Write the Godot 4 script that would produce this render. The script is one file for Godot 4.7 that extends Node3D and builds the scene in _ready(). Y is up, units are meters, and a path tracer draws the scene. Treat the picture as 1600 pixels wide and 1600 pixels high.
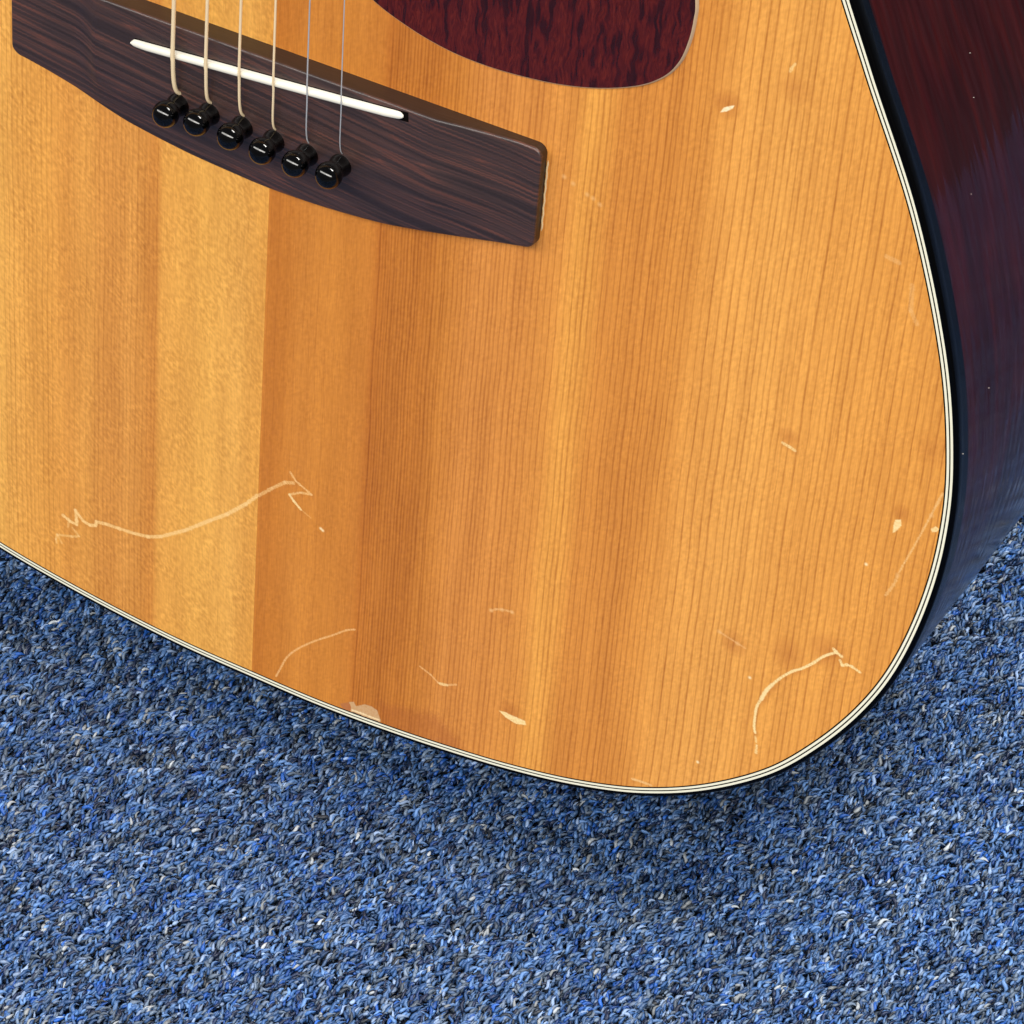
extends Node3D
# A worn acoustic guitar standing on a blue loop pile carpet. Guitar space: x to the treble side, y up the neck, z out of the top;
# helper coordinates (X, Y, Z) are millimetres with Y running from the saddle towards the tail.

const LEAN := 8.4
const DEPTH := 115.0
const PURFLING := 2.18
var rng := RandomNumberGenerator.new()
var stand: Transform3D
var outline := PackedVector2Array()
var outward := PackedVector2Array()
var along := PackedFloat32Array()


func _ready() -> void:
	rng.seed = 11
	# ---- camera
	var lean := deg_to_rad(LEAN)
	stand = Transform3D(Basis(Vector3.RIGHT, -lean), Vector3(0, 0.2118 * cos(lean) + 0.001 * DEPTH * sin(lean) - 0.0015, 0))
	var cam := Camera3D.new()
	cam.name = "camera"
	cam.fov = 16.385
	cam.near = 0.02
	cam.far = 60.0
	var axes := Basis(Vector3(0.8678, 0.0725, -0.4915), Vector3(-0.3501, 0.7912, -0.5014), Vector3(0.3525, 0.6073, 0.7120)).orthonormalized()
	cam.transform = stand * Transform3D(axes, Vector3(0.43197, 0.48918, 0.70510))
	add_child(cam)
	cam.current = true
	# ---- surroundings and exposure
	var env := Environment.new()
	env.background_mode = Environment.BG_COLOR
	env.background_color = Color(0.29, 0.29, 0.30)
	env.tonemap_mode = Environment.TONE_MAPPER_LINEAR
	env.tonemap_exposure = 1.55
	env.sdfgi_enabled = true
	env.ssao_enabled = true
	env.ssil_enabled = true
	var we := WorldEnvironment.new()
	we.name = "surroundings"
	we.environment = env
	add_child(we)
	# ---- ceiling lamps: a row of long fittings in front of the guitar and one behind it
	lamp("ceiling_lamp", Vector3(-2.3, 2.45, 2.1), Vector2(4.5, 0.9), 10.0)
	lamp("ceiling_lamp", Vector3(2.2, 2.45, 2.7), Vector2(4.5, 0.9), 15.0)
	lamp("ceiling_lamp", Vector3(0.95, 2.45, -0.5), Vector2(1.2, 0.5), 7.0)
	# ---- the place and the guitar
	build_carpet()
	build_guitar()


func lamp(called: String, where: Vector3, size: Vector2, energy: float) -> void:
	var l := AreaLight3D.new()
	l.name = called
	l.area_size = size
	l.light_energy = energy
	l.light_color = Color(1.0, 0.985, 0.96)
	l.shadow_enabled = true
	l.position = where
	l.rotation = Vector3(-PI / 2, -0.1326, 0)   # the rows run a little askew to the guitar
	add_child(l, true)


# ------------------------------------------------------------------ helpers

func v3(x: float, y: float, z: float) -> Vector3:
	return Vector3(x, -y, z) * 0.001


func put(called: String, mesh: Mesh, material: Material, parent: Node, label := "") -> MeshInstance3D:
	var o := MeshInstance3D.new()
	o.name = called
	o.mesh = mesh
	o.material_override = material
	if label:
		o.set_meta("label", label)
	parent.add_child(o, true)
	return o


func start() -> SurfaceTool:
	var st := SurfaceTool.new()
	st.begin(Mesh.PRIMITIVE_TRIANGLES)
	st.set_smooth_group(0)
	return st


func finish(st: SurfaceTool) -> ArrayMesh:
	st.index()
	st.generate_normals()
	return st.commit()


func corner(st: SurfaceTool, p: Vector3, uv := Vector2.ZERO) -> void:
	st.set_uv(uv)
	st.add_vertex(p)


func quad(st: SurfaceTool, a: Vector3, b: Vector3, c: Vector3, d: Vector3, ua := Vector2.ZERO, ub := Vector2.ZERO, uc := Vector2.ZERO, ud := Vector2.ZERO) -> void:
	corner(st, a, ua)
	corner(st, b, ub)
	corner(st, c, uc)
	corner(st, a, ua)
	corner(st, c, uc)
	corner(st, d, ud)


# a polygon in the plane z, seen from in front
func flat(st: SurfaceTool, poly: PackedVector2Array, z: float, uv: Callable) -> void:
	var ids := Geometry2D.triangulate_polygon(poly)
	for k in range(0, ids.size(), 3):
		var t: Array[Vector2] = [poly[ids[k]], poly[ids[k + 1]], poly[ids[k + 2]]]
		if (t[1] - t[0]).cross(t[2] - t[0]) < 0.0:
			t = [t[0], t[2], t[1]]
		for q in t:
			st.set_normal(Vector3(0, 0, 1))
			corner(st, v3(q.x, q.y, z), uv.call(q))


func smooth_path(points: PackedVector2Array, closed: bool, steps: int) -> PackedVector2Array:
	var out := PackedVector2Array()
	var n := points.size()
	for i in (n if closed else n - 1):
		var a := points[(i - 1 + n) % n] if closed or i > 0 else points[0]
		var b := points[i]
		var c := points[(i + 1) % n]
		var d := points[(i + 2) % n] if closed or i + 2 < n else points[n - 1]
		for k in steps:
			out.append(b.cubic_interpolate(c, a, d, float(k) / steps))
	if not closed:
		out.append(points[n - 1])
	return out


# evenly spaced points on a path
func evenly(path: PackedVector2Array, step: float) -> PackedVector2Array:
	var out := PackedVector2Array([path[0]])
	var left := step
	for i in path.size() - 1:
		var a := path[i]
		var b := path[i + 1]
		var l := a.distance_to(b)
		while l >= left and l > 0.0:
			a = a.lerp(b, left / l)
			out.append(a)
			l = a.distance_to(b)
			left = step
		left -= l
	return out


func normals_of(loop: PackedVector2Array) -> PackedVector2Array:
	var out := PackedVector2Array()
	var n := loop.size()
	for i in n:
		var t := (loop[(i + 1) % n] - loop[(i - 1 + n) % n]).normalized()
		out.append(Vector2(t.y, -t.x))
	var c := Vector2.ZERO
	for q in loop:
		c += q / n
	var s := 0.0
	for i in n:
		s += (loop[i] - c).dot(out[i])
	if s < 0.0:
		for i in n:
			out[i] = -out[i]
	return out


# surface swept round a closed loop; profile = (offset outward, height)
func sweep(loop: PackedVector2Array, normals: PackedVector2Array, profile: PackedVector2Array, length := PackedFloat32Array()) -> ArrayMesh:
	var st := start()
	var n := loop.size()
	for i in n:
		var j := (i + 1) % n
		var ui := length[i] if length else 0.0
		var uj := (length[j] if j else length[i] + loop[i].distance_to(loop[0])) if length else 0.0
		for k in profile.size() - 1:
			var a := profile[k]
			var b := profile[k + 1]
			var ia := loop[i] + normals[i] * a.x
			var ja := loop[j] + normals[j] * a.x
			var ib := loop[i] + normals[i] * b.x
			var jb := loop[j] + normals[j] * b.x
			quad(st, v3(ia.x, ia.y, a.y), v3(ib.x, ib.y, b.y), v3(jb.x, jb.y, b.y), v3(ja.x, ja.y, a.y), Vector2(ui, -a.y), Vector2(ui, -b.y), Vector2(uj, -b.y), Vector2(uj, -a.y))
	return finish(st)


func tube(st: SurfaceTool, path: PackedVector3Array, radii: PackedFloat32Array, sides: int) -> void:
	var n := path.size()
	for i in n - 1:
		for s in sides:
			var q: Array[Vector3] = []
			for e in [[i, s], [i, s + 1], [i + 1, s + 1], [i + 1, s]]:
				var at: int = e[0]
				var t := (path[mini(at + 1, n - 1)] - path[maxi(at - 1, 0)]).normalized()
				var u := t.cross(Vector3.RIGHT if absf(t.x) < 0.8 else Vector3.UP).normalized()
				var w := t.cross(u)
				var an: float = TAU * (int(e[1]) % sides) / sides
				q.append(path[at] + (u * cos(an) + w * sin(an)) * radii[at])
			quad(st, q[0], q[1], q[2], q[3])


func lathe(profile: PackedVector2Array, sides: int) -> ArrayMesh:
	var st := start()
	for k in profile.size() - 1:
		for s in sides:
			var a := TAU * s / sides
			var b := TAU * ((s + 1) % sides) / sides
			var p := profile[k]
			var q := profile[k + 1]
			quad(st, v3(p.x * cos(a), p.x * sin(a), p.y), v3(p.x * cos(b), p.x * sin(b), p.y), v3(q.x * cos(b), q.x * sin(b), q.y), v3(q.x * cos(a), q.x * sin(a), q.y))
	return finish(st)


func box(st: SurfaceTool, lo: Vector3, hi: Vector3) -> void:
	var c: Array[Vector3] = []
	for k in 8:
		c.append(v3(hi.x if k & 1 else lo.x, hi.y if k & 2 else lo.y, hi.z if k & 4 else lo.z))
	for f in [[0, 1, 3, 2], [4, 6, 7, 5], [0, 4, 5, 1], [2, 3, 7, 6], [0, 2, 6, 4], [1, 5, 7, 3]]:
		st.set_smooth_group(-1)
		quad(st, c[f[0]], c[f[1]], c[f[2]], c[f[3]])


func plain(color: Color, rough: float, spec := 0.5) -> StandardMaterial3D:
	var m := StandardMaterial3D.new()
	m.albedo_color = color
	m.roughness = rough
	m.metallic_specular = spec
	return m


func noise_bytes(w: int, h: int, sx: float, sy: float, seed_: int, octaves := 3) -> PackedByteArray:
	# noise whose features are about sx by sy pixels
	var f := FastNoiseLite.new()
	f.seed = seed_
	f.noise_type = FastNoiseLite.TYPE_SIMPLEX_SMOOTH
	f.fractal_octaves = octaves
	f.frequency = 1.0 / 6.0
	var iw := maxi(8, int(w * 6.0 / sx)) if sx > 6.0 else w
	var ih := maxi(8, int(h * 6.0 / sy)) if sy > 6.0 else h
	if sx <= 6.0 or sy <= 6.0:
		f.frequency = 1.0 / minf(sx, sy)
		iw = maxi(8, int(w * minf(sx, sy) / sx))
		ih = maxi(8, int(h * minf(sx, sy) / sy))
	var im := f.get_image(iw, ih, false, false, true)
	im.resize(w, h, Image.INTERPOLATE_CUBIC)
	return im.get_data()


func table(at: float, xs: Array, cs: Array) -> Color:
	if at <= xs[0]:
		return cs[0]
	for i in xs.size() - 1:
		if at < xs[i + 1]:
			var a: Color = cs[i]
			return a.lerp(cs[i + 1], (at - xs[i]) / (xs[i + 1] - xs[i]))
	return cs[-1]


# ------------------------------------------------------------------ carpet

func build_carpet() -> void:
	var floor_node := Node3D.new()
	floor_node.name = "carpet_floor"
	floor_node.set_meta("kind", "structure")
	floor_node.set_meta("label", "blue and grey flecked loop pile carpet on the floor")
	add_child(floor_node)
	# the backing, flecked like the pile for the parts too far off to tell tufts apart
	var n := 512
	var a := noise_bytes(n, n, 5, 4, 5, 2)
	var b := noise_bytes(n, n, 4, 5, 6, 2)
	var cs := carpet_colors()
	var px := PackedByteArray()
	px.resize(n * n * 3)
	for i in n * n:
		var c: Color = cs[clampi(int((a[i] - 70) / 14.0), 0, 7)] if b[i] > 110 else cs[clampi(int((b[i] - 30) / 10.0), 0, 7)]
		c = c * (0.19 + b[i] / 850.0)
		px[i * 3] = int(clampf(c.r, 0, 1) * 255)
		px[i * 3 + 1] = int(clampf(c.g, 0, 1) * 255)
		px[i * 3 + 2] = int(clampf(c.b, 0, 1) * 255)
	var m := StandardMaterial3D.new()
	m.albedo_texture = ImageTexture.create_from_image(Image.create_from_data(n, n, false, Image.FORMAT_RGB8, px))
	m.uv1_scale = Vector3(22, 22, 1)
	m.roughness = 0.95
	var sheet := PlaneMesh.new()
	sheet.size = Vector2(7, 7)
	put("carpet_backing", sheet, m, floor_node).position.y = -0.0052
	var pm := StandardMaterial3D.new()
	pm.vertex_color_use_as_albedo = true
	pm.roughness = 0.5
	pm.metallic_specular = 0.5
	var close := Rect2(-0.22, -0.29, 0.58, 0.55)
	for k in 3:
		pile(floor_node, tuft(k), pm, close, Rect2(), 128000, 1.0, k)
	pile(floor_node, tuft(1), pm, Rect2(-0.75, -0.75, 1.6, 1.5), close, 350000, 2.0, 7)


func carpet_colors() -> Array:
	return [Color8(54, 97, 156), Color8(90, 130, 186), Color8(136, 162, 202), Color8(28, 86, 172), Color8(100, 120, 146), Color8(22, 43, 80), Color8(42, 54, 70), Color8(168, 176, 184)]


func tuft(kind: int) -> ArrayMesh:
	var st := start()
	var path := PackedVector3Array()
	var radii := PackedFloat32Array()
	for i in 7:
		var t := i / 6.0
		var x: float = (t - 0.5) * [3.5, 3.0, 4.0][kind]
		var y: float = sin(PI * t) * [1.0, 1.3, 0.8][kind]
		var z: float = sin(PI * t * [1.0, 1.6, 2.0][kind]) * [0.5, 0.35, 0.45][kind]
		path.append(Vector3(x, y, z) * 0.001)
		radii.append(0.001 * [0.05, 0.32, 0.49, 0.53, 0.45, 0.28, 0.05][i])
	tube(st, path, radii, 5)
	return finish(st)


func pile(parent: Node3D, mesh: Mesh, m: Material, area: Rect2, hole: Rect2, count: int, size: float, salt: int) -> void:
	var r := RandomNumberGenerator.new()
	r.seed = 100 + salt
	var cluster := FastNoiseLite.new()
	cluster.seed = 3
	cluster.frequency = 55.0
	var tone := FastNoiseLite.new()
	tone.seed = 9
	tone.frequency = 95.0
	var sway := FastNoiseLite.new()
	sway.seed = 21
	sway.frequency = 120.0
	var srgb := carpet_colors()
	var cs: Array[Color] = []
	for c in srgb:
		cs.append(c.srgb_to_linear())
	var blue := [0, 0, 0, 1, 1, 0, 3, 3, 5, 5, 2, 1, 4]
	var grey := [4, 4, 2, 1, 1, 1, 6, 7, 4, 5, 0, 0, 4, 2, 6, 1, 0, 5, 4, 1, 0, 0]
	var buf := PackedFloat32Array()
	buf.resize(count * 16)
	var k := 0
	for i in count:
		var x := r.randf_range(area.position.x, area.end.x)
		var z := r.randf_range(area.position.y, area.end.y)
		# the finer tufts thin out towards the edge of their area, where the larger ones take over
		var core := hole if hole.size.x > 0.0 else area
		var inset := minf(minf(x - core.position.x, core.end.x - x), minf(z - core.position.y, core.end.y - z))
		var share := clampf(inset / 0.05, 0.0, 1.0)
		if r.randf() < (share if hole.size.x > 0.0 else 1.0 - share):
			continue
		var yaw := 1.12 + sway.get_noise_2d(x, z) * 1.0 + r.randfn(0.0, 0.36)
		var up := r.randfn(0.36, 0.32)
		var s := size * r.randf_range(0.72, 1.22)
		var bs := Basis(Vector3.UP, yaw) * Basis(Vector3(0, 0, 1), up) * Basis(Vector3(1, 0, 0), r.randfn(0.0, 0.4))
		bs = bs.scaled_local(Vector3(s, s, s * r.randf_range(0.8, 1.25)))
		var deep := r.randf()
		var y := -0.0048 * deep * deep - 0.0006 * size
		var list := blue if cluster.get_noise_2d(x, z) + r.randfn(0.0, 0.22) > -0.06 else grey
		var c: Color = cs[list[r.randi() % list.size()]]
		c = c * (0.66 * r.randf_range(0.55, 1.35) * (1.0 + 0.7 * tone.get_noise_2d(x, z)))
		var o := k * 16
		buf[o] = bs.x.x
		buf[o + 1] = bs.y.x
		buf[o + 2] = bs.z.x
		buf[o + 3] = x
		buf[o + 4] = bs.x.y
		buf[o + 5] = bs.y.y
		buf[o + 6] = bs.z.y
		buf[o + 7] = y
		buf[o + 8] = bs.x.z
		buf[o + 9] = bs.y.z
		buf[o + 10] = bs.z.z
		buf[o + 11] = z
		buf[o + 12] = c.r
		buf[o + 13] = c.g
		buf[o + 14] = c.b
		buf[o + 15] = 1.0
		k += 1
	buf.resize(k * 16)
	var mm := MultiMesh.new()
	mm.transform_format = MultiMesh.TRANSFORM_3D
	mm.use_colors = true
	mm.mesh = mesh
	mm.instance_count = k
	mm.buffer = buf
	var o := MultiMeshInstance3D.new()
	o.name = "carpet_pile"
	o.multimesh = mm
	o.material_override = m
	o.set_meta("kind", "stuff")
	parent.add_child(o, true)


# ------------------------------------------------------------------ guitar

func build_guitar() -> void:
	var g := Node3D.new()
	g.name = "acoustic_guitar"
	g.transform = stand
	g.set_meta("label", "scratched acoustic guitar with amber spruce top and dark red sides standing on the blue carpet")
	g.set_meta("category", "guitar")
	add_child(g)
	var half := PackedVector2Array([Vector2(0, 211.8), Vector2(24, 211.6), Vector2(47, 210.1), Vector2(69, 207.7), Vector2(90.6, 204.4), Vector2(111.6, 199.6), Vector2(132, 192.4), Vector2(151.4, 181.5), Vector2(169.7, 166.4), Vector2(182.6, 150.2), Vector2(193.4, 132), Vector2(201, 113.0), Vector2(206, 90), Vector2(207.9, 66.7), Vector2(206.3, 42.5), Vector2(199.6, 12.0), Vector2(185.9, -25), Vector2(168.1, -59.8), Vector2(153.5, -90), Vector2(142.5, -122), Vector2(137.5, -152), Vector2(137.5, -180), Vector2(141.5, -210), Vector2(146, -235), Vector2(146.5, -255), Vector2(139, -273), Vector2(122, -285), Vector2(95, -290.5), Vector2(60, -292), Vector2(28, -292.3), Vector2(0, -292.4)])
	var full := half.duplicate()
	for i in range(half.size() - 2, 0, -1):
		full.append(Vector2(-half[i].x, half[i].y))
	var fine := smooth_path(full, true, 24)
	fine.append(fine[0])
	outline = evenly(fine, 2.0)
	if outline[-1].distance_to(outline[0]) < 1.0:
		outline.resize(outline.size() - 1)
	outward = normals_of(outline)
	var l := 0.0
	for i in outline.size():
		along.append(l)
		l += outline[i].distance_to(outline[(i + 1) % outline.size()])
	build_top(g)
	build_sides(g)
	build_bridge(g)
	build_strings(g)
	build_pickguard(g)
	build_neck(g)


func build_top(g: Node3D) -> void:
	for side in [1.0, -1.0]:
		var edge := PackedVector2Array()
		for i in outline.size():
			var q := outline[i] - outward[i] * PURFLING
			if q.x * side > 0.4:
				edge.append(q)
		if side < 0.0:
			edge.reverse()   # from the tail to the neck
		var hole := PackedVector2Array()
		for k in 33:
			var an := PI * k / 32.0
			hole.append(Vector2(side * 50.0 * sin(an), -150.0 - 50.0 * cos(an)))
		var lower := PackedVector2Array([Vector2(0, 211.8 - PURFLING)])
		var upper := PackedVector2Array()
		for q in edge:
			if q.y > -98.0:
				lower.append(q)
			else:
				upper.append(q)
		var cut := lower[-1].lerp(upper[0], inverse_lerp(lower[-1].y, upper[0].y, -98.0))
		lower.append(cut)
		lower.append(Vector2(0, -98))
		upper.insert(0, cut)
		upper.append(Vector2(0, -292.4 + PURFLING))
		upper.append_array(hole)
		upper.append(Vector2(0, -98))
		var st := start()
		var uv := func(q: Vector2) -> Vector2:
			var y := q.y if q.y > -98.0 else -196.0 - q.y
			return Vector2(absf(q.x) / 210.0, (y + 100.0) / 312.0)
		flat(st, lower, 0.0, uv)
		flat(st, upper, 0.0, uv)
		st.index()
		st.generate_tangents()
		put("soundboard_half", st.commit(), spruce(side), g, "darker orange treble half of the spruce top" if side > 0 else "paler golden bass half of the spruce top")
	var black := plain(Color(0.006, 0.006, 0.008), 0.3, 0.15)
	var ivory := plain(Color8(240, 237, 214), 0.35)
	for b in [[1.76, PURFLING, "black_line", black], [1.08, 1.76, "ivory_purfling", ivory], [0.70, 1.08, "black_line", black], [0.02, 0.70, "ivory_purfling", ivory]]:
		put(b[2], sweep(outline, outward, PackedVector2Array([Vector2(-b[1], 0.0), Vector2(-b[0], 0.0)])), b[3], g)
	# rosette and the rim of the sound hole
	var ring := PackedVector2Array()
	for k in 96:
		ring.append(Vector2(0, -150) + Vector2.from_angle(TAU * k / 96) * 50.0)
	var rn := normals_of(ring)
	put("soundhole_edge", sweep(ring, rn, PackedVector2Array([Vector2(0, -3.0), Vector2(0, 0.0)])), plain(Color8(196, 150, 92), 0.6), g)
	put("rosette", sweep(ring, rn, PackedVector2Array([Vector2(4.0, 0.0), Vector2(4.2, 0.06), Vector2(8.8, 0.06), Vector2(9.0, 0.0)])), ivory, g)


func build_sides(g: Node3D) -> void:
	var black := plain(Color(0.008, 0.008, 0.010), 0.2, 0.25)
	var prof := PackedVector2Array([Vector2(0.02, 0)])
	for k in range(0, 7):
		var an := PI / 2 * k / 6.0
		prof.append(Vector2(0.5 + 0.9 * sin(an), -0.9 + 0.9 * cos(an)))
	prof.append(Vector2(1.4, -6.4))
	prof.append(Vector2(1.2, -6.5))
	put("front_binding", sweep(outline, outward, prof), black, g)
	put("side", sweep(outline, outward, PackedVector2Array([Vector2(1.17, -6.4), Vector2(1.2, -25), Vector2(1.25, -60), Vector2(1.2, -95), Vector2(1.17, -DEPTH + 5.0)]), along), mahogany(), g)
	put("back_binding", sweep(outline, outward, PackedVector2Array([Vector2(1.15, -DEPTH + 5.1), Vector2(1.4, -DEPTH + 5.0), Vector2(1.4, -DEPTH + 1.0), Vector2(0.3, -DEPTH)])), black, g)
	var back := PackedVector2Array()
	for i in outline.size():
		back.append(outline[i] + outward[i] * 0.3)
	var st := start()
	flat(st, back, -DEPTH, func(q: Vector2) -> Vector2: return q / 300.0)
	st.index()
	put("back", st.commit(), mahogany(), g)
	# pale scratch and dust specks on the glossy side
	var cream := plain(Color8(205, 180, 150), 0.6)
	var s := start()
	var pts := [Vector3(205.9, 41.7, -34), Vector3(206.5, 46.3, -36), Vector3(206.9, 52.2, -39), Vector3(207.3, 60.1, -42)]
	for i in 3:
		var a: Vector3 = pts[i]
		var b: Vector3 = pts[i + 1]
		var w: float = [0.16, 0.34, 0.2][i]
		var w2: float = [0.34, 0.2, 0.05][i]
		quad(s, v3(a.x + 1.42, a.y, a.z - w), v3(a.x + 1.42, a.y, a.z + w), v3(b.x + 1.42, b.y, b.z + w2), v3(b.x + 1.42, b.y, b.z - w2))
	put("side_scratch", finish(s), cream, g)
	var sp := start()
	for q in [[207.3, 41.1, -3.0, 0.26], [147.1, 185.4, -0.8, 0.34], [196.5, 127.0, -2.2, 0.2], [197.4, 125.0, -3.0, 0.22], [201.8, 113.0, -3.4, 0.12], [207.9, 60.0, -4.0, 0.1], [205.9, 30.0, -20.0, 0.14], [189.0, -18.0, -26.0, 0.14], [180.0, -36.0, -40.0, 0.14], [175.0, -45.0, -45.0, 0.16], [201.0, 18.0, -47.0, 0.16]]:
		var best := 0
		for i in outline.size():
			if outline[i].distance_squared_to(Vector2(q[0], q[1])) < outline[best].distance_squared_to(Vector2(q[0], q[1])):
				best = i
		var at := outline[best] + outward[best] * 1.35
		var ball := SphereMesh.new()
		ball.radius = q[3] * 0.00075
		ball.height = q[3] * 0.0012
		ball.radial_segments = 8
		ball.rings = 4
		sp.append_from(ball, 0, Transform3D(Basis(), v3(at.x, at.y, q[2])))
	put("dust_specks", sp.commit(), plain(Color8(214, 210, 200), 0.7), g).set_meta("kind", "stuff")


# half width of the bridge's plan at x: the straight edge above, the belly below, corners rounded
func bridge_span(x: float) -> Vector2:
	var ax := absf(x)
	var y0 := -7.9
	var xs := [-84.0, -72.0, -62.0, -53.0, -44.6, -34.0, -23.4, -12.0, 0.0, 10.0, 19.0, 29.0, 38.5, 48.0, 58.0, 68.0, 77.0, 84.0]
	var ys := [21.9, 23.6, 25.6, 28.0, 30.0, 31.6, 32.9, 33.7, 34.3, 34.2, 33.8, 33.0, 31.9, 30.2, 28.2, 26.1, 24.2, 22.9]
	var y1: float = ys[-1]
	for i in 17:
		if x <= xs[i + 1]:
			y1 = cubic_interpolate(ys[i], ys[i + 1], ys[maxi(i - 1, 0)], ys[mini(i + 2, 17)], (x - xs[i]) / (xs[i + 1] - xs[i]))
			break
	var r := 2.7
	if ax > 83.6 - r:
		var cut := r - sqrt(maxf(0.0, r * r - pow(ax - (83.6 - r), 2)))
		y0 += cut
		y1 -= cut
	return Vector2(y0, y1)


func bridge_height(x: float) -> float:
	var ax := absf(x)
	var h := 6.8
	if ax > 53.0:
		var t := clampf((ax - 53.5) / (9.0 if x < 0.0 else 24.0), 0, 1)
		h = lerpf(6.8, 3.5, 1.0 - pow(1.0 - t, 1.6 if x < 0.0 else 1.35))
	var r := 0.8
	if ax > 83.6 - r:
		h -= r - sqrt(maxf(0.0, r * r - pow(ax - (83.6 - r), 2)))
	return h


func build_bridge(g: Node3D) -> void:
	var xs := PackedFloat32Array()
	for k in 17:
		xs.append(-83.6 + 5.0 * (1.0 - cos(PI / 2 * k / 16.0)))
	var x := -77.0
	while x < 77.5:
		xs.append(x)
		x += 1.1
	for k in range(16, -1, -1):
		xs.append(83.6 - 5.0 * (1.0 - cos(PI / 2 * k / 16.0)))
	var st := start()
	var rows: Array[PackedVector3Array] = []
	var uvs: Array[PackedVector2Array] = []
	for xx in xs:
		var sp := bridge_span(xx)
		var h := bridge_height(xx)
		var row := PackedVector3Array()
		var uv := PackedVector2Array()
		var ra := 0.7
		var rb := 1.3
		var prof := PackedVector2Array([Vector2(sp.x, 0), Vector2(sp.x, h * 0.5), Vector2(sp.x, h - ra)])
		for k in range(1, 5):
			var an := PI / 2 * k / 4.0
			prof.append(Vector2(sp.x + ra * (1.0 - cos(an)), h - ra + ra * sin(an)))
		# the block thins towards the belly's edge, which runs on at one height
		var hb := minf(h, lerpf(4.0, 3.3, smoothstep(35.0, 80.0, absf(xx))))
		for k in range(1, 13):
			var u := k / 13.0
			prof.append(Vector2(lerpf(sp.x + ra, sp.y - rb, u), lerpf(h, hb, smoothstep(0.55, 1.12, u))))
		for k in range(0, 5):
			var an := PI / 2 * k / 4.0
			prof.append(Vector2(sp.y - rb + rb * sin(an), lerpf(h, hb, 0.96) - rb + rb * cos(an)))
		prof.append(Vector2(sp.y, hb * 0.4))
		prof.append(Vector2(sp.y, 0))
		# the walls have their own darker brown strip of the texture
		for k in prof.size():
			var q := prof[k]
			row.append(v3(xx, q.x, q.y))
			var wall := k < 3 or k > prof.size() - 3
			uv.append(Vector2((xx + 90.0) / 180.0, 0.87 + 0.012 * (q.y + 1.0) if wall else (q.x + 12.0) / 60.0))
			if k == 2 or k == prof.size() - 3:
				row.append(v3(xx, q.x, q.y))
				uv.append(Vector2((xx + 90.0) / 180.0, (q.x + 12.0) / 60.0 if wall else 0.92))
		rows.append(row)
		uvs.append(uv)
	for i in rows.size() - 1:
		for k in rows[i].size() - 1:
			quad(st, rows[i][k], rows[i][k + 1], rows[i + 1][k + 1], rows[i + 1][k], uvs[i][k], uvs[i][k + 1], uvs[i + 1][k + 1], uvs[i + 1][k])
	for e in [0, rows.size() - 1]:
		var n := rows[e].size()
		for k in n / 2:
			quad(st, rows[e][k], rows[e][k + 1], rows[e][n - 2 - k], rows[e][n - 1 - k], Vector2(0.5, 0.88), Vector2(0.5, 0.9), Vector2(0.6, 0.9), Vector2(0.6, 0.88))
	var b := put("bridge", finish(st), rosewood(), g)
	# the bone saddle: a bar with a rounded crown and rounded ends, set at a slant
	var sd := start()
	var s0 := Vector2(-41.0, 1.9)
	var s1 := Vector2(44.3, -5.6)
	var dir := (s1 - s0).normalized()
	var across := Vector2(-dir.y, dir.x)
	var prev := PackedVector3Array()
	for i in 45:
		var t := i / 44.0
		var u := (1.0 - cos(PI * t)) / 2.0
		var c := s0.lerp(s1, u)
		var d := minf(u, 1.0 - u) * s0.distance_to(s1)
		var w := 1.12 * (sqrt(maxf(0.12, 1.0 - pow(1.0 - d / 1.5, 2))) if d < 1.5 else 1.0)
		var top := 6.7 + 1.5 * (0.6 + 0.4 * clampf(d / 5.0, 0, 1)) + 0.3 * sin(PI * u)
		var ring := PackedVector3Array()
		for q in [Vector2(-1, 6.0), Vector2(-1, top - 0.9), Vector2(-0.8, top - 0.35), Vector2(-0.4, top - 0.06), Vector2(0, top), Vector2(0.4, top - 0.06), Vector2(0.8, top - 0.35), Vector2(1, top - 0.9), Vector2(1, 6.0)]:
			var p: Vector2 = c + across * q.x * w
			ring.append(v3(p.x, p.y, q.y))
		if i:
			for k in 8:
				quad(sd, prev[k], prev[k + 1], ring[k + 1], ring[k])
		if i == 0 or i == 44:
			for k in 4:
				quad(sd, ring[k], ring[k + 1], ring[7 - k], ring[8 - k])
		prev = ring
	var slot := start()
	var e0 := s0 + dir * 1.0
	var e1 := s1 + dir * 1.5
	for k in 12:
		var p := e0.lerp(e1, k / 12.0)
		var q := e0.lerp(e1, (k + 1) / 12.0)
		quad(slot, v3(p.x - across.x * 1.45, p.y - across.y * 1.45, 6.83), v3(q.x - across.x * 1.45, q.y - across.y * 1.45, 6.83), v3(q.x + across.x * 1.45, q.y + across.y * 1.45, 6.83), v3(p.x + across.x * 1.45, p.y + across.y * 1.45, 6.83))
	put("saddle_slot", finish(slot), plain(Color8(14, 11, 11), 0.9, 0.1), b)
	put("saddle", finish(sd), plain(Color8(240, 236, 222), 0.4), b)
	# pins
	var pin := lathe(pin_profile(), 44)
	var pm := plain(Color(0.006, 0.006, 0.008), 0.1, 0.5)
	var px := [-25.6, -15.6, -5.0, 5.1, 15.7, 26.1]
	var py := [16.0, 15.3, 15.6, 16.3, 16.7, 16.2]
	for i in 6:
		var o := put("bridge_pin", pin, pm, b)
		o.transform = Transform3D(Basis(Vector3(1, 0, 0), [0.03, -0.02, 0.01, 0.03, -0.01, 0.02][i]) * Basis(Vector3(0, 1, 0), [-0.03, -0.03, 0.0, 0.01, -0.02, 0.0][i]), v3(px[i], py[i], 6.8))
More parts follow.
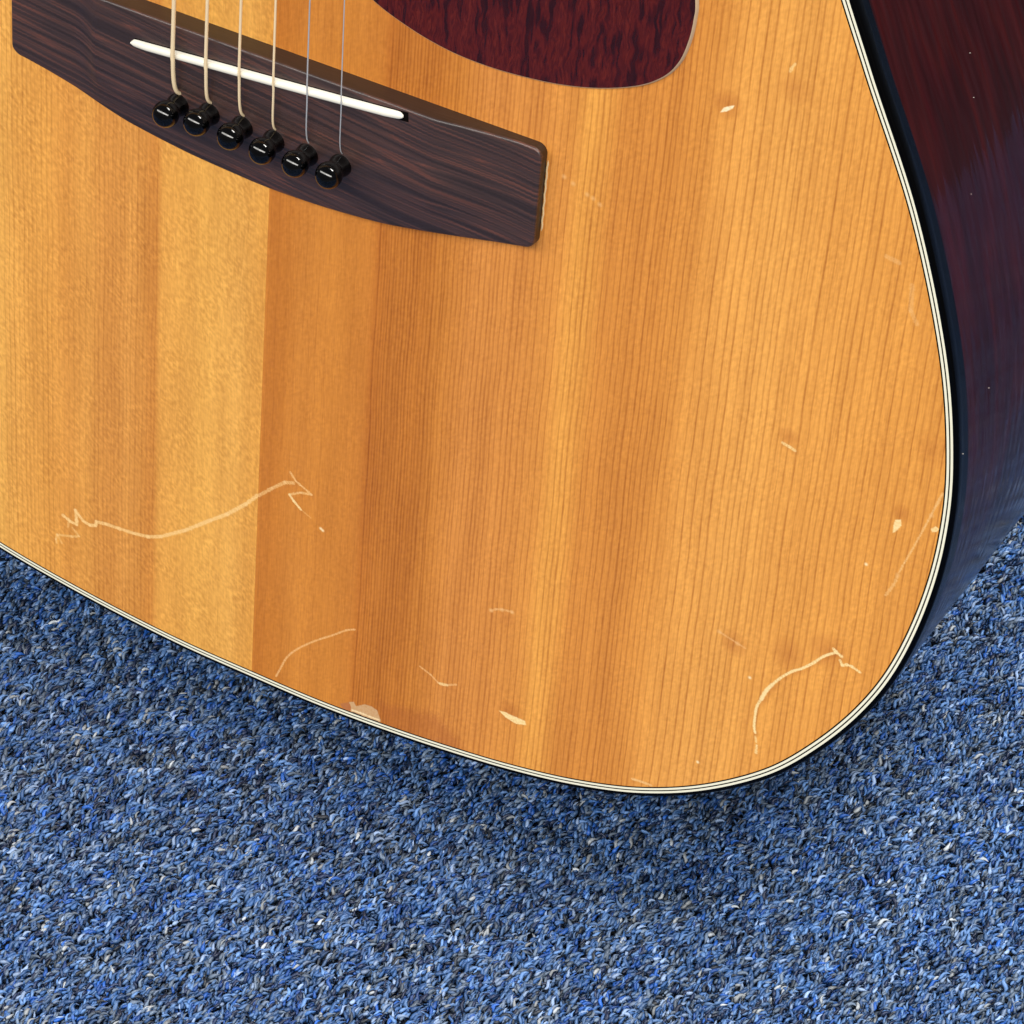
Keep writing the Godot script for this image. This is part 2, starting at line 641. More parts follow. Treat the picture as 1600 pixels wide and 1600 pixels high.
	# the pale line of lifted finish along the bridge's right end
	var f := start()
	var pts := PackedVector3Array()
	var rad := PackedFloat32Array()
	for k in 22:
		var y := lerpf(-3.4, 18.5, k / 21.0)
		pts.append(v3(84.0 + 0.12 * sin(k * 1.7), y, 0.08))
		rad.append(0.00028 if k > 0 and k < 21 else 0.00005)
	tube(f, pts, rad, 6)
	put("lifted_finish", finish(f), plain(Color8(232, 200, 150), 0.35), g)


func pin_profile() -> PackedVector2Array:
	var p := PackedVector2Array()
	for k in 13:
		var t := k / 12.0
		p.append(Vector2(3.3 - 0.5 * smoothstep(0.25, 1.0, t), lerpf(-1.0, 3.1, t)))
	for k in range(0, 21):
		var an := lerpf(-0.7, PI / 2, k / 20.0)
		p.append(Vector2(3.76 * cos(an), 5.9 + 3.76 * sin(an)))
	return p


func build_strings(g: Node3D) -> void:
	var bronze := plain(Color8(242, 218, 178), 0.38)
	bronze.metallic = 0.12
	var steel := plain(Color8(190, 192, 196), 0.25)
	steel.metallic = 0.35
	var xs := [-26.3, -15.8, -5.3, 5.4, 15.8, 26.3]
	var py := [16.0, 15.3, 15.6, 16.3, 16.7, 16.2]
	var px := [-25.6, -15.6, -5.0, 5.1, 15.7, 26.1]
	var thick := [0.64, 0.52, 0.42, 0.35, 0.22, 0.17]
	for i in 6:
		var r: float = thick[i]
		var sy := lerpf(1.9, -5.6, (xs[i] + 41.0) / 85.3)
		var top := 8.48 + r
		var pts := PackedVector3Array()
		var rad := PackedFloat32Array()
		# up the neck to the nut, then down to a post on the head
		var nut := Vector3(-18.0 + 7.2 * i, -645.0, 11.0)
		var post := Vector3(-26.0 if i < 3 else 26.0, [-680.0, -715.0, -750.0, -750.0, -715.0, -680.0][i], 5.5)
		pts.append(v3(post.x, post.y, post.z))
		pts.append(v3(nut.x, nut.y, nut.z))
		var far := Vector3(xs[i], sy, top)
		for k in range(1, 8):
			var q := nut.lerp(far, k / 8.0)
			pts.append(v3(q.x, q.y, q.z))
		while rad.size() < pts.size():
			rad.append(r * 0.001)
		var ridged := i < 4
		var y := -78.0
		var path2: Array[Vector3] = []
		var n := 0
		while y < sy:
			var q := nut.lerp(far, (y + 645.0) / (sy + 645.0))
			pts.append(v3(q.x, q.y, q.z))
			rad.append(0.001 * r * ((1.0 if n % 2 else 0.9) if ridged else 1.0))
			y += 0.22 if ridged else 4.0
			n += 1
		# over the saddle and down in front of the pin
		var down := Vector3(px[i] + 0.35, py[i] - 3.3, 6.2)
		var over := Vector3(xs[i] + 0.1, sy + 1.2, top - 0.1)
		var steps := 60 if ridged else 20
		for k in range(0, steps + 1):
			var t := k / float(steps)
			var q := over.bezier_interpolate(over + Vector3(-0.05, 8.0, -0.4), Vector3(px[i] - 0.2, py[i] - 4.2, 8.3), down, t)
			pts.append(v3(q.x, q.y, q.z))
			rad.append(0.001 * r * ((1.0 if (k + n) % 2 else 0.9) if ridged else 1.0))
		var st := start()
		tube(st, pts, rad, 8)
		put("string", finish(st), bronze if ridged else steel, g, "thick bronze wound string" if i == 0 else "thin plain steel string" if i > 3 else "")


func build_pickguard(g: Node3D) -> void:
	var pts := PackedVector2Array([Vector2(29.3, -32.3), Vector2(41.2, -27.7), Vector2(53, -25.2), Vector2(64.4, -24.6), Vector2(75.7, -25.3), Vector2(86.8, -26.9), Vector2(97.6, -29.8), Vector2(108, -34.3), Vector2(114.7, -39.4), Vector2(118.4, -45), Vector2(120.3, -51.6), Vector2(121, -58), Vector2(120.7, -64), Vector2(117, -82), Vector2(108, -105), Vector2(96, -128), Vector2(82, -150), Vector2(70, -166), Vector2(61.5, -166), Vector2(62.5, -150), Vector2(60.5, -135), Vector2(55, -121), Vector2(46, -108), Vector2(35, -98.5), Vector2(25, -92), Vector2(17, -80), Vector2(14.5, -65), Vector2(17, -48), Vector2(22, -39)])
	var loop := smooth_path(pts, true, 7)
	var nn := normals_of(loop)
	var inner := PackedVector2Array()
	for i in loop.size():
		inner.append(loop[i] - nn[i] * 0.45)
	var st := start()
	flat(st, inner, 0.9, func(q: Vector2) -> Vector2: return Vector2(q.x / 130.0, (q.y + 170.0) / 160.0))
	st.index()
	var top := put("pickguard", st.commit(), tortoise(), g)
	put("clear_edge", sweep(loop, nn, PackedVector2Array([Vector2(0.15, 0.0), Vector2(0.0, 0.4), Vector2(-0.2, 0.75), Vector2(-0.45, 0.9)])), plain(Color8(196, 170, 138), 0.15), top)


func build_neck(g: Node3D) -> void:
	var wood := mahogany()
	var dark := plain(Color8(46, 34, 32), 0.45)
	var st := start()
	for y in [[-205.0, -292.0, 28.0, 26.7], [-292.0, -645.0, 26.7, 21.5]]:
		quad(st, v3(-y[2], y[0], 6.5), v3(y[2], y[0], 6.5), v3(y[3], y[1], 6.5), v3(-y[3], y[1], 6.5))
		quad(st, v3(-y[2], y[0], 0.2), v3(-y[2], y[0], 6.5), v3(-y[3], y[1], 6.5), v3(-y[3], y[1], 0.2))
		quad(st, v3(y[2], y[0], 6.5), v3(y[2], y[0], 0.2), v3(y[3], y[1], 0.2), v3(y[3], y[1], 6.5))
	quad(st, v3(-28, -205, 0.2), v3(28, -205, 0.2), v3(28, -205, 6.5), v3(-28, -205, 6.5))
	put("fretboard", finish(st), dark, g)
	var neck := start()
	var prev := PackedVector3Array()
	for y in [-293.5, -305.0, -330.0, -450.0, -640.0, -650.0]:
		var w := lerpf(26.7, 21.3, clampf((-y - 292.0) / 353.0, 0, 1))
		var d: float = 95.0 if y > -295 else 60.0 if y > -310 else 24.0 if y > -340 else 17.0
		var ring := PackedVector3Array()
		for k in 13:
			var an := PI * k / 12.0
			ring.append(v3(-w * cos(an), y, -d * sin(an)))
		if prev:
			for k in 12:
				quad(neck, prev[k], prev[k + 1], ring[k + 1], ring[k])
		prev = ring
	put("neck", finish(neck), wood, g)
	var metal := plain(Color8(200, 200, 200), 0.25)
	metal.metallic = 1.0
	for k in range(1, 21):
		var y := -645.0 * pow(2.0, -k / 12.0)
		var w := lerpf(21.5, 28.0, (645.0 + y) / 440.0) - 0.6
		var fr := start()
		tube(fr, PackedVector3Array([v3(-w, y, 6.5), v3(w, y, 6.5)]), PackedFloat32Array([0.0009, 0.0009]), 8)
		put("fret", finish(fr), metal, g)
	var head := start()
	box(head, Vector3(-34, -830, -16), Vector3(34, -649, 0))
	put("headstock", finish(head), wood, g)
	var nut := start()
	box(nut, Vector3(-21.4, -648.5, 0.3), Vector3(21.4, -644, 10.6))
	put("nut", finish(nut), plain(Color8(238, 232, 214), 0.4), g)
	for i in 6:
		var o := put("tuner_post", lathe(PackedVector2Array([Vector2(3.2, 0), Vector2(3.2, 2), Vector2(2.4, 4), Vector2(2.4, 6), Vector2(3.2, 9), Vector2(0, 9.2)]), 14), metal, g)
		o.position = v3(-26.0 if i < 3 else 26.0, [-680.0, -715.0, -750.0, -750.0, -715.0, -680.0][i], 0)


# ------------------------------------------------------------------ surfaces

func spruce(side: float) -> StandardMaterial3D:
	var ppm := 6.0 if side > 0 else 5.0
	var w := int(210 * ppm)
	var h := int(312 * ppm)
	var right := side > 0
	var r := RandomNumberGenerator.new()
	r.seed = 5 if right else 8
	# across the grain: base colour and latewood lines, twenty samples a millimetre
	var count := 4240
	var lines := PackedFloat32Array()
	lines.resize(count)
	var x := 1.0
	while x < 211.0:
		var gap := 2.1
		var amp := 0.20
		if right:
			if x < 34.0:
				gap = 2.6
				amp = 0.05
			elif x < 57.0:
				gap = 1.0
				amp = 0.19
			elif x < 75.0:
				gap = 1.35
				amp = 0.17
			elif x < 120.0:
				gap = 1.75
				amp = 0.20
			else:
				gap = 2.15
				amp = 0.21
		else:
			if x < 36.0:
				gap = 3.0
				amp = 0.03
			elif x < 58.0:
				gap = 1.5
				amp = 0.10
			elif x < 72.0:
				gap = 2.2
				amp = 0.07
			else:
				gap = 1.7
				amp = 0.13
		gap *= r.randf_range(0.72, 1.28)
		amp *= r.randf_range(0.52, 1.04)
		var core := r.randf_range(0.14, 0.24)
		for k in range(maxi(0, int((x - gap) * 20)), mini(count, int((x + 1.0) * 20))):
			var d := k / 20.0 - x
			var v := amp * exp(-pow(d / core, 2)) if d > 0 else amp * maxf(exp(-pow(d / (core * 1.5), 2)), 0.24 * pow(maxf(0.0, 1.0 + d / (gap * 0.75)), 1.6))
			lines[k] = maxf(lines[k], v)
		x += gap
	var xs: Array
	var cs: Array
	if right:
		xs = [0, 1.5, 6, 12, 25, 33.2, 35.0, 37, 41, 50, 56, 65, 80, 90, 94.5, 99, 104, 118, 125, 135, 150, 165, 185, 205]
		cs = [Color8(206, 130, 56), Color8(200, 124, 52), Color8(204, 128, 54), Color8(213, 138, 62), Color8(211, 136, 60), Color8(208, 132, 58), Color8(196, 119, 50), Color8(200, 123, 52), Color8(202, 126, 54), Color8(202, 126, 54), Color8(209, 134, 60), Color8(220, 145, 74), Color8(223, 148, 75), Color8(227, 153, 76), Color8(240, 169, 84), Color8(238, 166, 82), Color8(221, 146, 70), Color8(220, 145, 69), Color8(226, 152, 74), Color8(239, 168, 87), Color8(240, 171, 90), Color8(239, 168, 86), Color8(236, 164, 82), Color8(231, 159, 78)]
	else:
		xs = [0, 1, 8, 20, 34.6, 36.4, 38.2, 41, 46, 52, 55, 60, 68, 75, 85, 95, 210]
		cs = [Color8(236, 172, 84), Color8(232, 168, 82), Color8(238, 178, 92), Color8(238, 178, 90), Color8(233, 169, 84), Color8(220, 150, 72), Color8(219, 149, 72), Color8(222, 154, 76), Color8(228, 161, 82), Color8(222, 154, 77), Color8(224, 156, 78), Color8(231, 165, 83), Color8(230, 162, 80), Color8(236, 170, 84), Color8(238, 174, 88), Color8(242, 184, 96), Color8(236, 172, 86)]
	var base_r := PackedFloat32Array()
	var base_g := PackedFloat32Array()
	var base_b := PackedFloat32Array()
	for i in w:
		var c := table(i / ppm, xs, cs)
		var dim := 0.97 if right else 0.95
		base_r.append(minf(255.0, c.r * 255 * dim * 1.01))
		base_g.append(c.g * 255 * dim * (1.0 if right else 0.985))
		base_b.append(c.b * 255 * dim * 0.93)
	var fleck := noise_bytes(w, h, ppm * 2.0, ppm * 2.0, 31 if right else 41, 4)
	var gust := noise_bytes(w, h, ppm * 14.0, ppm * 14.0, 35, 2)
	var fibre := noise_bytes(w, h, ppm * 0.45, ppm * 7.0, 32, 2)
	var broad := noise_bytes(w, h, ppm * 9.0, ppm * 90.0, 33 if right else 43, 2)
	var fade := noise_bytes(w, h, ppm * 4.0, ppm * 22.0, 34, 2)
	var drift := FastNoiseLite.new()
	drift.seed = 77
	drift.frequency = 0.012
	var px := PackedByteArray()
	px.resize(w * h * 3)
	var bump := PackedByteArray()
	bump.resize(w * h)
	var fa := 0.0004 if right else 0.0008
	var o := 0
	for j in h:
		var y := j / ppm - 100.0
		var shift := drift.get_noise_1d(y) * 1.6 + 2.0
		var row := j * w
		var sheared := 0
		for i in w:
			var k := int((i / ppm) * 20.0 + shift * 8.0 - 16.0)
			var gr: float = lines[clampi(k, 0, count - 1)] * (0.62 + fade[row + i] * 0.0032)
			var at := ((j + i / 2) % h) * w + i
			var fl: float = (fleck[at] - 128.0) * (0.35 + gust[row + i] * 0.005)
			var f: float = 1.0 - gr + fl * fa + (fibre[row + i] - 128.0) * 0.0005 + (broad[row + i] - 128.0) * 0.0004
			var dk := 1.0 - f
			px[o] = clampi(int(base_r[i] * (1.0 - dk * 0.75)), 0, 255)
			px[o + 1] = clampi(int(base_g[i] * f), 0, 255)
			px[o + 2] = clampi(int(base_b[i] * (1.0 - dk * 1.25)), 0, 255)
			bump[row + i] = clampi(int(150.0 - gr * 220.0 + fl * (0.15 if right else 0.32)), 0, 255)
			o += 3
	if right:
		wear_right(px, bump, w, h, ppm)
	else:
		wear_left(px, bump, w, h, ppm)
	var m := StandardMaterial3D.new()
	m.albedo_texture = ImageTexture.create_from_image(Image.create_from_data(w, h, false, Image.FORMAT_RGB8, px))
	m.heightmap_enabled = true
	m.heightmap_scale = 0.008 if right else 0.010
	m.heightmap_texture = ImageTexture.create_from_image(Image.create_from_data(w, h, false, Image.FORMAT_L8, bump))
	m.roughness = 0.27
	m.metallic_specular = 0.45
	return m


# a scratch: pale bare wood along a line, with ragged width
func stroke(px: PackedByteArray, bump: PackedByteArray, w: int, h: int, ppm: float, pts: Array, width: float, c: Color, strength: float, ragged := 0.5) -> void:
	var f := FastNoiseLite.new()
	f.seed = int(pts[0].x * 10.0)
	f.frequency = 0.35
	var line := PackedVector2Array()
	for p in pts:
		line.append(Vector2(absf(p.x), p.y))
	if ragged < 0.4 or pts.size() > 12:
		line = smooth_path(line, false, 4)
	if width > 0.7 and strength > 0.7:
		# a soft shadow painted into the colour along one side of the scratch
		for q in line:
			spot(px, bump, w, h, ppm, q + Vector2(0.35, 0.45), width * 1.5, Color8(168, 96, 44), 0.16)
	for s in line.size() - 1:
		var a := line[s]
		var b := line[s + 1]
		var lo := (a.min(b) - Vector2(width, width) * 1.5 + Vector2(0, 100)) * ppm
		var hi := (a.max(b) + Vector2(width, width) * 1.5 + Vector2(0, 100)) * ppm
		for j in range(maxi(0, int(lo.y)), mini(h, int(hi.y) + 1)):
			for i in range(maxi(0, int(lo.x)), mini(w, int(hi.x) + 1)):
				var q := Vector2(i / ppm, j / ppm - 100.0)
				var near := Geometry2D.get_closest_point_to_segment(q, a, b)
				var wide := width * 0.6 * (1.0 + ragged * f.get_noise_2d(near.x * 3.0, near.y * 3.0))
				var al := strength * (1.0 - smoothstep(wide * 0.55, wide * 1.15, q.distance_to(near))) * (0.86 + 0.75 * f.get_noise_2d(q.x * 5.0, q.y * 5.0))
				if al <= 0.02:
					continue
				blend(px, bump, j * w + i, c, minf(al, 1.0), -55)


func blend(px: PackedByteArray, bump: PackedByteArray, at: int, c: Color, al: float, dent: int) -> void:
	var o := at * 3
	px[o] = int(lerpf(px[o], c.r * 255.0, al))
	px[o + 1] = int(lerpf(px[o + 1], c.g * 255.0, al))
	px[o + 2] = int(lerpf(px[o + 2], c.b * 255.0, al))
	bump[at] = clampi(bump[at] + int(dent * al), 0, 255)


# a patch: chipped finish (hard edge) or a stain (soft edge)
func patch(px: PackedByteArray, bump: PackedByteArray, w: int, h: int, ppm: float, pts: Array, c: Color, strength: float, soft: float, dent: int) -> void:
	var poly := PackedVector2Array()
	var lo := Vector2(1e6, 1e6)
	var hi := Vector2(-1e6, -1e6)
	for p in pts:
		poly.append(p)
		lo = lo.min(p)
		hi = hi.max(p)
	var f := FastNoiseLite.new()
	f.seed = int(pts[0].y)
	f.frequency = 0.9
	lo = (lo - Vector2(soft, soft) + Vector2(0, 100)) * ppm
	hi = (hi + Vector2(soft, soft) + Vector2(0, 100)) * ppm
	for j in range(maxi(0, int(lo.y)), mini(h, int(hi.y) + 1)):
		for i in range(maxi(0, int(lo.x)), mini(w, int(hi.x) + 1)):
			var q := Vector2(i / ppm, j / ppm - 100.0)
			var d := 1e6
			for k in poly.size():
				d = minf(d, q.distance_to(Geometry2D.get_closest_point_to_segment(q, poly[k], poly[(k + 1) % poly.size()])))
			if not Geometry2D.is_point_in_polygon(q, poly):
				d = -d
			var n := f.get_noise_2d(q.x, q.y)
			var al := strength * smoothstep(-soft, soft * 0.6, d + n * soft * 0.5) * (0.92 + 0.3 * n)
			if al > 0.02:
				blend(px, bump, j * w + i, c, clampf(al, 0, 1), dent)


func spot(px: PackedByteArray, bump: PackedByteArray, w: int, h: int, ppm: float, at: Vector2, r: float, c: Color, strength: float, dent := 0) -> void:
	for j in range(maxi(0, int((at.y + 100.0 - r) * ppm)), mini(h, int((at.y + 100.0 + r) * ppm) + 1)):
		for i in range(maxi(0, int((absf(at.x) - r) * ppm)), mini(w, int((absf(at.x) + r) * ppm) + 1)):
			var d := Vector2(i / ppm - absf(at.x), j / ppm - 100.0 - at.y).length() / r
			if d < 1.0:
				blend(px, bump, j * w + i, c, strength * pow(1.0 - d, 0.8), dent)


func wear_left(px: PackedByteArray, bump: PackedByteArray, w: int, h: int, ppm: float) -> void:
	var pale := Color8(250, 208, 140)
	stroke(px, bump, w, h, ppm, [Vector2(-56.9, 177.7), Vector2(-53.6, 177.0), Vector2(-49.0, 176.6), Vector2(-43.1, 176.0), Vector2(-38.1, 175.0), Vector2(-33.5, 172.9), Vector2(-24.8, 166.6), Vector2(-15.9, 158.8), Vector2(-10.4, 154.2), Vector2(-3.9, 147.5), Vector2(0, 142.6)], 1.15, pale, 0.85)
	stroke(px, bump, w, h, ppm, [Vector2(-56.9, 177.5), Vector2(-57.2, 179.3), Vector2(-59.3, 180.0), Vector2(-61.6, 179.6), Vector2(-63.3, 178.1), Vector2(-64.6, 176.7), Vector2(-64.2, 180.4), Vector2(-64.2, 182.0), Vector2(-66.6, 181.8), Vector2(-68.4, 181.0), Vector2(-69.2, 180.7)], 1.1, pale, 0.9)
	stroke(px, bump, w, h, ppm, [Vector2(-67.0, 181.0), Vector2(-67.4, 184.4)], 0.8, pale, 0.5)
	stroke(px, bump, w, h, ppm, [Vector2(-65.7, 183.9), Vector2(-63.3, 186.1), Vector2(-66.0, 187.4), Vector2(-71.4, 189.1), Vector2(-72.0, 191.2), Vector2(-71.7, 192.4)], 0.8, pale, 0.55)
	stroke(px, bump, w, h, ppm, [Vector2(-71.2, 189.2), Vector2(-69.8, 191.6)], 0.7, pale, 0.45)


func wear_right(px: PackedByteArray, bump: PackedByteArray, w: int, h: int, ppm: float) -> void:
	var pale := Color8(242, 196, 132)
	var cream := Color8(250, 222, 160)
	var faint := Color8(238, 186, 124)
	var dark := Color8(158, 84, 36)
	# bruises under the finish
	for q in [[Vector2(161, 53), 3.4, 0.3], [Vector2(132, -37.5), 4.4, 0.38], [Vector2(154, 126), 4.6, 0.32], [Vector2(181, 116), 6.5, 0.28], [Vector2(170, 122), 6.0, 0.25], [Vector2(88, 183), 4.5, 0.35], [Vector2(149, -48), 5.0, 0.2], [Vector2(195, 63), 3.2, 0.32], [Vector2(84, 150), 3.5, 0.15], [Vector2(200, 40), 6.0, 0.16], [Vector2(137, 190), 4.0, 0.2]]:
		spot(px, bump, w, h, ppm, q[0], q[1], dark, q[2])
	patch(px, bump, w, h, ppm, [Vector2(45, 201), Vector2(52, 199.5), Vector2(63.7, 196.5), Vector2(72, 203), Vector2(73.5, 207), Vector2(48, 211)], Color8(158, 84, 44), 0.35, 3.0, 0)
	stroke(px, bump, w, h, ppm, [Vector2(0, 142.7), Vector2(4.6, 137.9), Vector2(8.9, 133.9), Vector2(11.7, 132.9)], 1.05, pale, 0.75)
	stroke(px, bump, w, h, ppm, [Vector2(10.5, 129.5), Vector2(12.5, 131.9), Vector2(18.0, 134.4), Vector2(14.2, 135.3), Vector2(10.5, 137.7), Vector2(12.1, 139.3), Vector2(14.4, 141.2)], 0.75, pale, 0.8)
	stroke(px, bump, w, h, ppm, [Vector2(10.6, 137.6), Vector2(12.1, 139.3), Vector2(14.6, 141.3)], 0.8, cream, 0.8)
	stroke(px, bump, w, h, ppm, [Vector2(14.4, 141.2), Vector2(18.0, 142.8)], 0.5, pale, 0.4)
	stroke(px, bump, w, h, ppm, [Vector2(8.6, 207.6), Vector2(10.0, 203.9), Vector2(12.1, 198.5), Vector2(15.9, 193.2), Vector2(22.0, 187.2), Vector2(27.4, 182.7), Vector2(32.0, 178.6), Vector2(35.0, 176.9)], 0.62, faint, 0.75, 0.3)
	stroke(px, bump, w, h, ppm, [Vector2(57.5, 180.4), Vector2(61.1, 181.7), Vector2(63.8, 183.5), Vector2(65.5, 183.7), Vector2(69.8, 181.4)], 0.62, faint, 0.75)
	stroke(px, bump, w, h, ppm, [Vector2(64.4, 183.6), Vector2(66.8, 183.0)], 0.9, cream, 0.75)
	stroke(px, bump, w, h, ppm, [Vector2(165.1, 160.3), Vector2(165.0, 157.7)], 0.8, cream, 0.8)
	stroke(px, bump, w, h, ppm, [Vector2(164.7, 156.6), Vector2(164.2, 154.8)], 0.65, cream, 0.7)
	stroke(px, bump, w, h, ppm, [Vector2(164.0, 153.6), Vector2(163.4, 151.5), Vector2(163.2, 147.2), Vector2(163.4, 143.9), Vector2(164.5, 140.4)], 0.8, cream, 1.0, 0.3)
	stroke(px, bump, w, h, ppm, [Vector2(164.3, 141.0), Vector2(165.4, 137.4), Vector2(166.8, 134.7)], 1.1, cream, 1.1, 0.3)
	stroke(px, bump, w, h, ppm, [Vector2(166.8, 134.7), Vector2(169.0, 131.1), Vector2(172.0, 127.4), Vector2(174.4, 125.3), Vector2(177.3, 122.1), Vector2(179.6, 118.9), Vector2(181.4, 117.0), Vector2(183.3, 115.4)], 0.78, cream, 1.0, 0.3)
	stroke(px, bump, w, h, ppm, [Vector2(182.6, 114.4), Vector2(183.5, 115.1), Vector2(185.1, 115.8)], 0.95, cream, 1.0)
	stroke(px, bump, w, h, ppm, [Vector2(185.0, 117.3), Vector2(185.8, 118.7), Vector2(187.2, 117.8), Vector2(188.6, 117.8), Vector2(191.2, 118.6)], 0.8, cream, 0.95)
	stroke(px, bump, w, h, ppm, [Vector2(204.9, 52.1), Vector2(203.7, 56.5)], 0.8, pale, 0.7)
	stroke(px, bump, w, h, ppm, [Vector2(203.7, 56.5), Vector2(202.2, 62.5), Vector2(199.8, 71.6), Vector2(198.0, 77.9), Vector2(197.0, 81.6)], 0.55, pale, 0.7, 0.9)
	stroke(px, bump, w, h, ppm, [Vector2(196.7, 83.2), Vector2(196.3, 85.7), Vector2(194.5, 90.3)], 0.8, pale, 0.6, 1.0)
	stroke(px, bump, w, h, ppm, [Vector2(159.4, 55.3), Vector2(161.5, 55.7), Vector2(163.2, 56.2)], 0.9, cream, 0.75)
	patch(px, bump, w, h, ppm, [Vector2(130.2, -34.6), Vector2(131.0, -36.2), Vector2(132.2, -37.0), Vector2(133.8, -37.8), Vector2(133.3, -36.7), Vector2(131.9, -35.5)], Color8(255, 238, 196), 1.0, 0.18, -40)
	stroke(px, bump, w, h, ppm, [Vector2(147.2, -52.3), Vector2(147.7, -53.7), Vector2(148.3, -54.8)], 0.8, cream, 0.6)
	stroke(px, bump, w, h, ppm, [Vector2(149.2, 124.1), Vector2(153.6, 125.2), Vector2(157.6, 126.1)], 0.6, faint, 0.6, 0.9)
	stroke(px, bump, w, h, ppm, [Vector2(128.9, 188.4), Vector2(132.1, 188.0), Vector2(135.0, 187.8)], 0.8, pale, 0.85)
	stroke(px, bump, w, h, ppm, [Vector2(179.5, -10.8), Vector2(183.1, -10.3)], 1.3, faint, 0.5)
	stroke(px, bump, w, h, ppm, [Vector2(187.4, -5.3), Vector2(188.1, 2.0), Vector2(190.2, 5.1)], 1.3, faint, 0.45)
	stroke(px, bump, w, h, ppm, [Vector2(79.0, 149.2), Vector2(80.6, 148.0), Vector2(82.4, 147.2), Vector2(84.2, 146.9), Vector2(85.7, 146.7)], 0.7, faint, 0.6, 0.9)
	for q in [Vector2(88.9, -0.3), Vector2(91.7, 0.8), Vector2(96.0, 2.5), Vector2(97.8, 3.0), Vector2(99.9, 4.1), Vector2(79.0, 149.2), Vector2(82.4, 147.4), Vector2(85.7, 146.7), Vector2(149.2, 124.1), Vector2(155.0, 125.6), Vector2(203.0, 60.0), Vector2(196.8, 82.5)]:
		spot(px, bump, w, h, ppm, q, 0.95, faint, 0.75, -14)
	for q in [Vector2(21.6, 145.2), Vector2(187.7, 83.0), Vector2(22.3, 145.6), Vector2(148.2, 172.3), Vector2(160, 135.4)]:
		spot(px, bump, w, h, ppm, q, 0.7, Color8(255, 240, 200), 1.0, -10)
	# chips down to bare wood
	patch(px, bump, w, h, ppm, [Vector2(31.4, 207.4), Vector2(34.4, 205.5), Vector2(35.3, 207.4), Vector2(35.1, 209.4), Vector2(33.2, 209.6)], Color8(176, 110, 74), 0.75, 0.3, -20)
	patch(px, bump, w, h, ppm, [Vector2(34.4, 205.3), Vector2(36.0, 204.5), Vector2(36.9, 205.7), Vector2(39.9, 203.6), Vector2(42.4, 203.3), Vector2(44.1, 203.8), Vector2(45.6, 207.2), Vector2(45.0, 209.0), Vector2(41.3, 209.4), Vector2(35.1, 209.4), Vector2(35.3, 207.1)], Color8(206, 166, 122), 1.0, 0.2, -60)
	stroke(px, bump, w, h, ppm, [Vector2(35.6, 207.9), Vector2(38.5, 207.6), Vector2(41.5, 207.5), Vector2(45.0, 207.2)], 0.7, Color8(250, 224, 176), 0.9)
	stroke(px, bump, w, h, ppm, [Vector2(36.0, 208.8), Vector2(40.5, 208.7), Vector2(44.6, 208.3)], 0.7, Color8(50, 44, 38), 0.85)
	patch(px, bump, w, h, ppm, [Vector2(84.5, 184.3), Vector2(86.2, 183.9), Vector2(89.5, 184.0), Vector2(93.1, 184.0), Vector2(93.6, 185.3), Vector2(90.3, 186.4), Vector2(87.0, 185.8)], cream, 1.0, 0.22, -50)
	patch(px, bump, w, h, ppm, [Vector2(193.5, 65.7), Vector2(195.0, 64.9), Vector2(195.4, 66.6), Vector2(194.5, 68.7), Vector2(193.4, 70.0), Vector2(193.3, 67.5)], cream, 1.0, 0.2, -40)
	patch(px, bump, w, h, ppm, [Vector2(203.4, 64.2), Vector2(204.6, 62.9), Vector2(205.6, 63.2), Vector2(205.2, 64.3), Vector2(204.0, 65.0)], cream, 0.9, 0.2, -40)


func streaks(w: int, h: int, ids: Array, colors: Array, slant: float, sx: float, sy: float, seed_: int, rough := 0.0022) -> PackedByteArray:
	# figured dark wood: bands picked from a noise stretched along the grain
	var big := noise_bytes(w, h, sx, sy, seed_, 2)
	var small := noise_bytes(w, h, sx * 0.35, maxf(2.0, sy * 0.16), seed_ + 1, 2)
	var px := PackedByteArray()
	px.resize(w * h * 3)
	for j in h:
		for i in w:
			var jj := posmod(j - int(i * slant), h)
			var t := clampf((big[jj * w + i] - 60.0) / 135.0, 0, 1)
			var c := table(t, ids, colors)
			var f := 1.0 + (small[jj * w + i] - 128) * rough
			var o := (j * w + i) * 3
			px[o] = clampi(int(c.r * 255 * f), 0, 255)
			px[o + 1] = clampi(int(c.g * 255 * f), 0, 255)
			px[o + 2] = clampi(int(c.b * 255 * f), 0, 255)
	return px


func textured(px: PackedByteArray, w: int, h: int, rough: float) -> StandardMaterial3D:
	var m := StandardMaterial3D.new()
	m.albedo_texture = ImageTexture.create_from_image(Image.create_from_data(w, h, false, Image.FORMAT_RGB8, px))
	m.roughness = rough
	return m


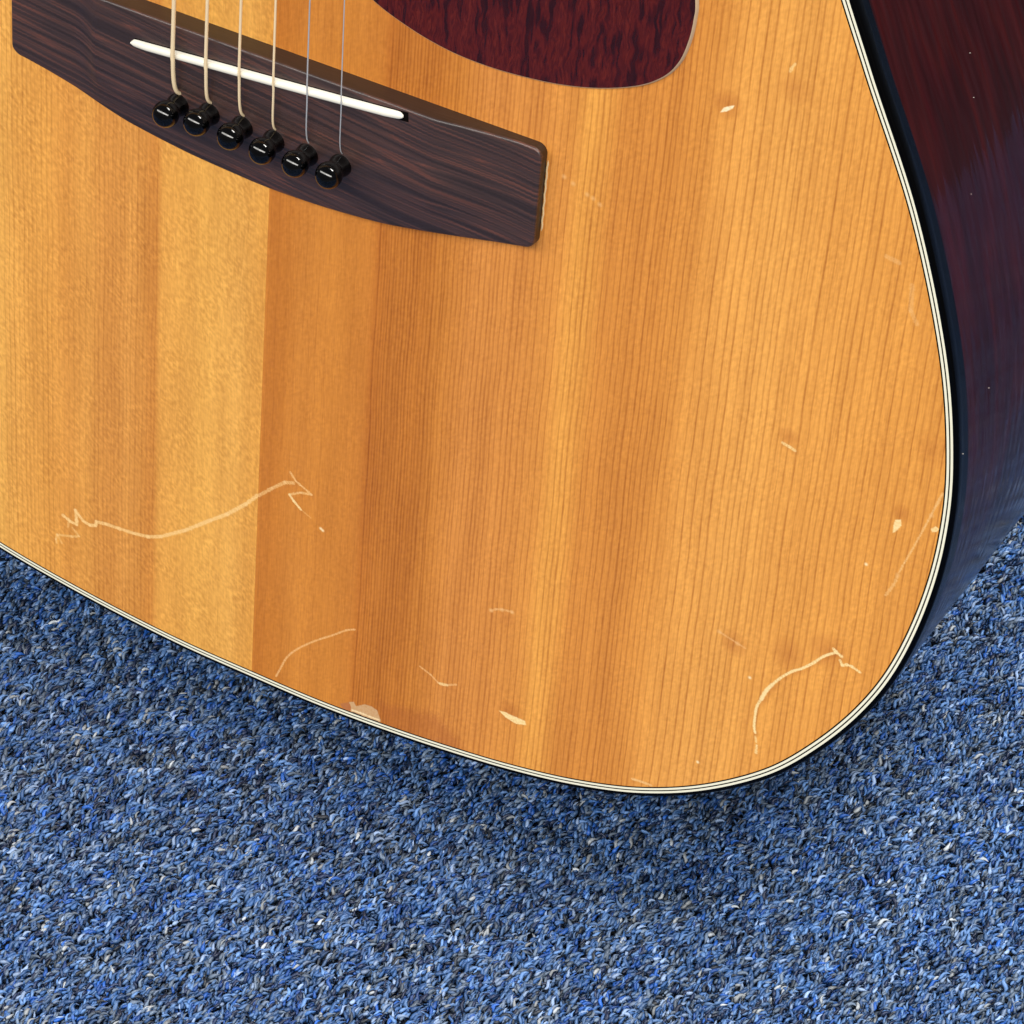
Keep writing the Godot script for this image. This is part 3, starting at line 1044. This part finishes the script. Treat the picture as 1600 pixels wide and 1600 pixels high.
func rosewood() -> StandardMaterial3D:
	var w := 900
	var h := 300
	var px := streaks(w, h, [0.0, 0.25, 0.42, 0.52, 0.58, 0.66, 0.8, 1.0], [Color8(45, 31, 30), Color8(56, 39, 37), Color8(66, 46, 42), Color8(78, 50, 43), Color8(98, 58, 47), Color8(72, 48, 43), Color8(50, 36, 35), Color8(68, 46, 42)], 0.12, 520.0, 13.0, 61, 0.0016)
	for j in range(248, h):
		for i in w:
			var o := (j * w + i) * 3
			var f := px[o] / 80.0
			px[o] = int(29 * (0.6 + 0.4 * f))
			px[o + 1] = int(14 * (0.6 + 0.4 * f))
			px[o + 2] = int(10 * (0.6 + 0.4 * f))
	var m := textured(px, w, h, 0.42)
	m.metallic_specular = 0.65
	var pores := noise_bytes(w, h, 40, 3, 64, 2)
	m.heightmap_enabled = true
	m.heightmap_scale = 0.003
	m.heightmap_texture = ImageTexture.create_from_image(Image.create_from_data(w, h, false, Image.FORMAT_L8, pores))
	return m


var side_wood: StandardMaterial3D

func mahogany() -> StandardMaterial3D:
	if side_wood:
		return side_wood
	var w := 1024
	var h := 512
	var px := streaks(w, h, [0.0, 0.4, 0.6, 1.0], [Color8(36, 8, 11), Color8(42, 9, 12), Color8(47, 11, 12), Color8(39, 9, 12)], 0.04, 420.0, 90.0, 71, 0.0012)
	side_wood = textured(px, w, h, 0.1)
	side_wood.uv1_scale = Vector3(1 / 240.0, 1 / 120.0, 1)
	var wave := noise_bytes(w, h, 120, 20, 74, 3)
	side_wood.heightmap_enabled = true
	side_wood.heightmap_scale = 0.012
	side_wood.metallic_specular = 0.42
	side_wood.heightmap_texture = ImageTexture.create_from_image(Image.create_from_data(w, h, false, Image.FORMAT_L8, wave))
	return side_wood


func tortoise() -> StandardMaterial3D:
	var w := 780
	var h := 960
	var big := noise_bytes(w, h, 30, 170, 81, 3)
	var fine := noise_bytes(w, h, 10, 70, 82, 3)
	var warp := noise_bytes(w, h, 40, 40, 83, 2)
	var px := PackedByteArray()
	px.resize(w * h * 3)
	var ids := [0.0, 0.3, 0.45, 0.55, 0.68, 0.8, 1.0]
	var colors := [Color8(38, 9, 13), Color8(52, 12, 14), Color8(70, 16, 16), Color8(90, 25, 19), Color8(66, 15, 15), Color8(100, 31, 22), Color8(60, 13, 15)]
	for j in h:
		for i in w:
			var ii := clampi(i + int((warp[j * w + i] - 128) * 0.035), 0, w - 1)
			var t := clampf(0.5 + (big[j * w + ii] - 128.0) * 0.0026 + (fine[j * w + ii] - 128.0) * 0.0034, 0, 1)
			var c := table(t, ids, colors)
			var o := (j * w + i) * 3
			px[o] = int(c.r * 255)
			px[o + 1] = int(c.g * 255)
			px[o + 2] = int(c.b * 255)
	return textured(px, w, h, 0.13)
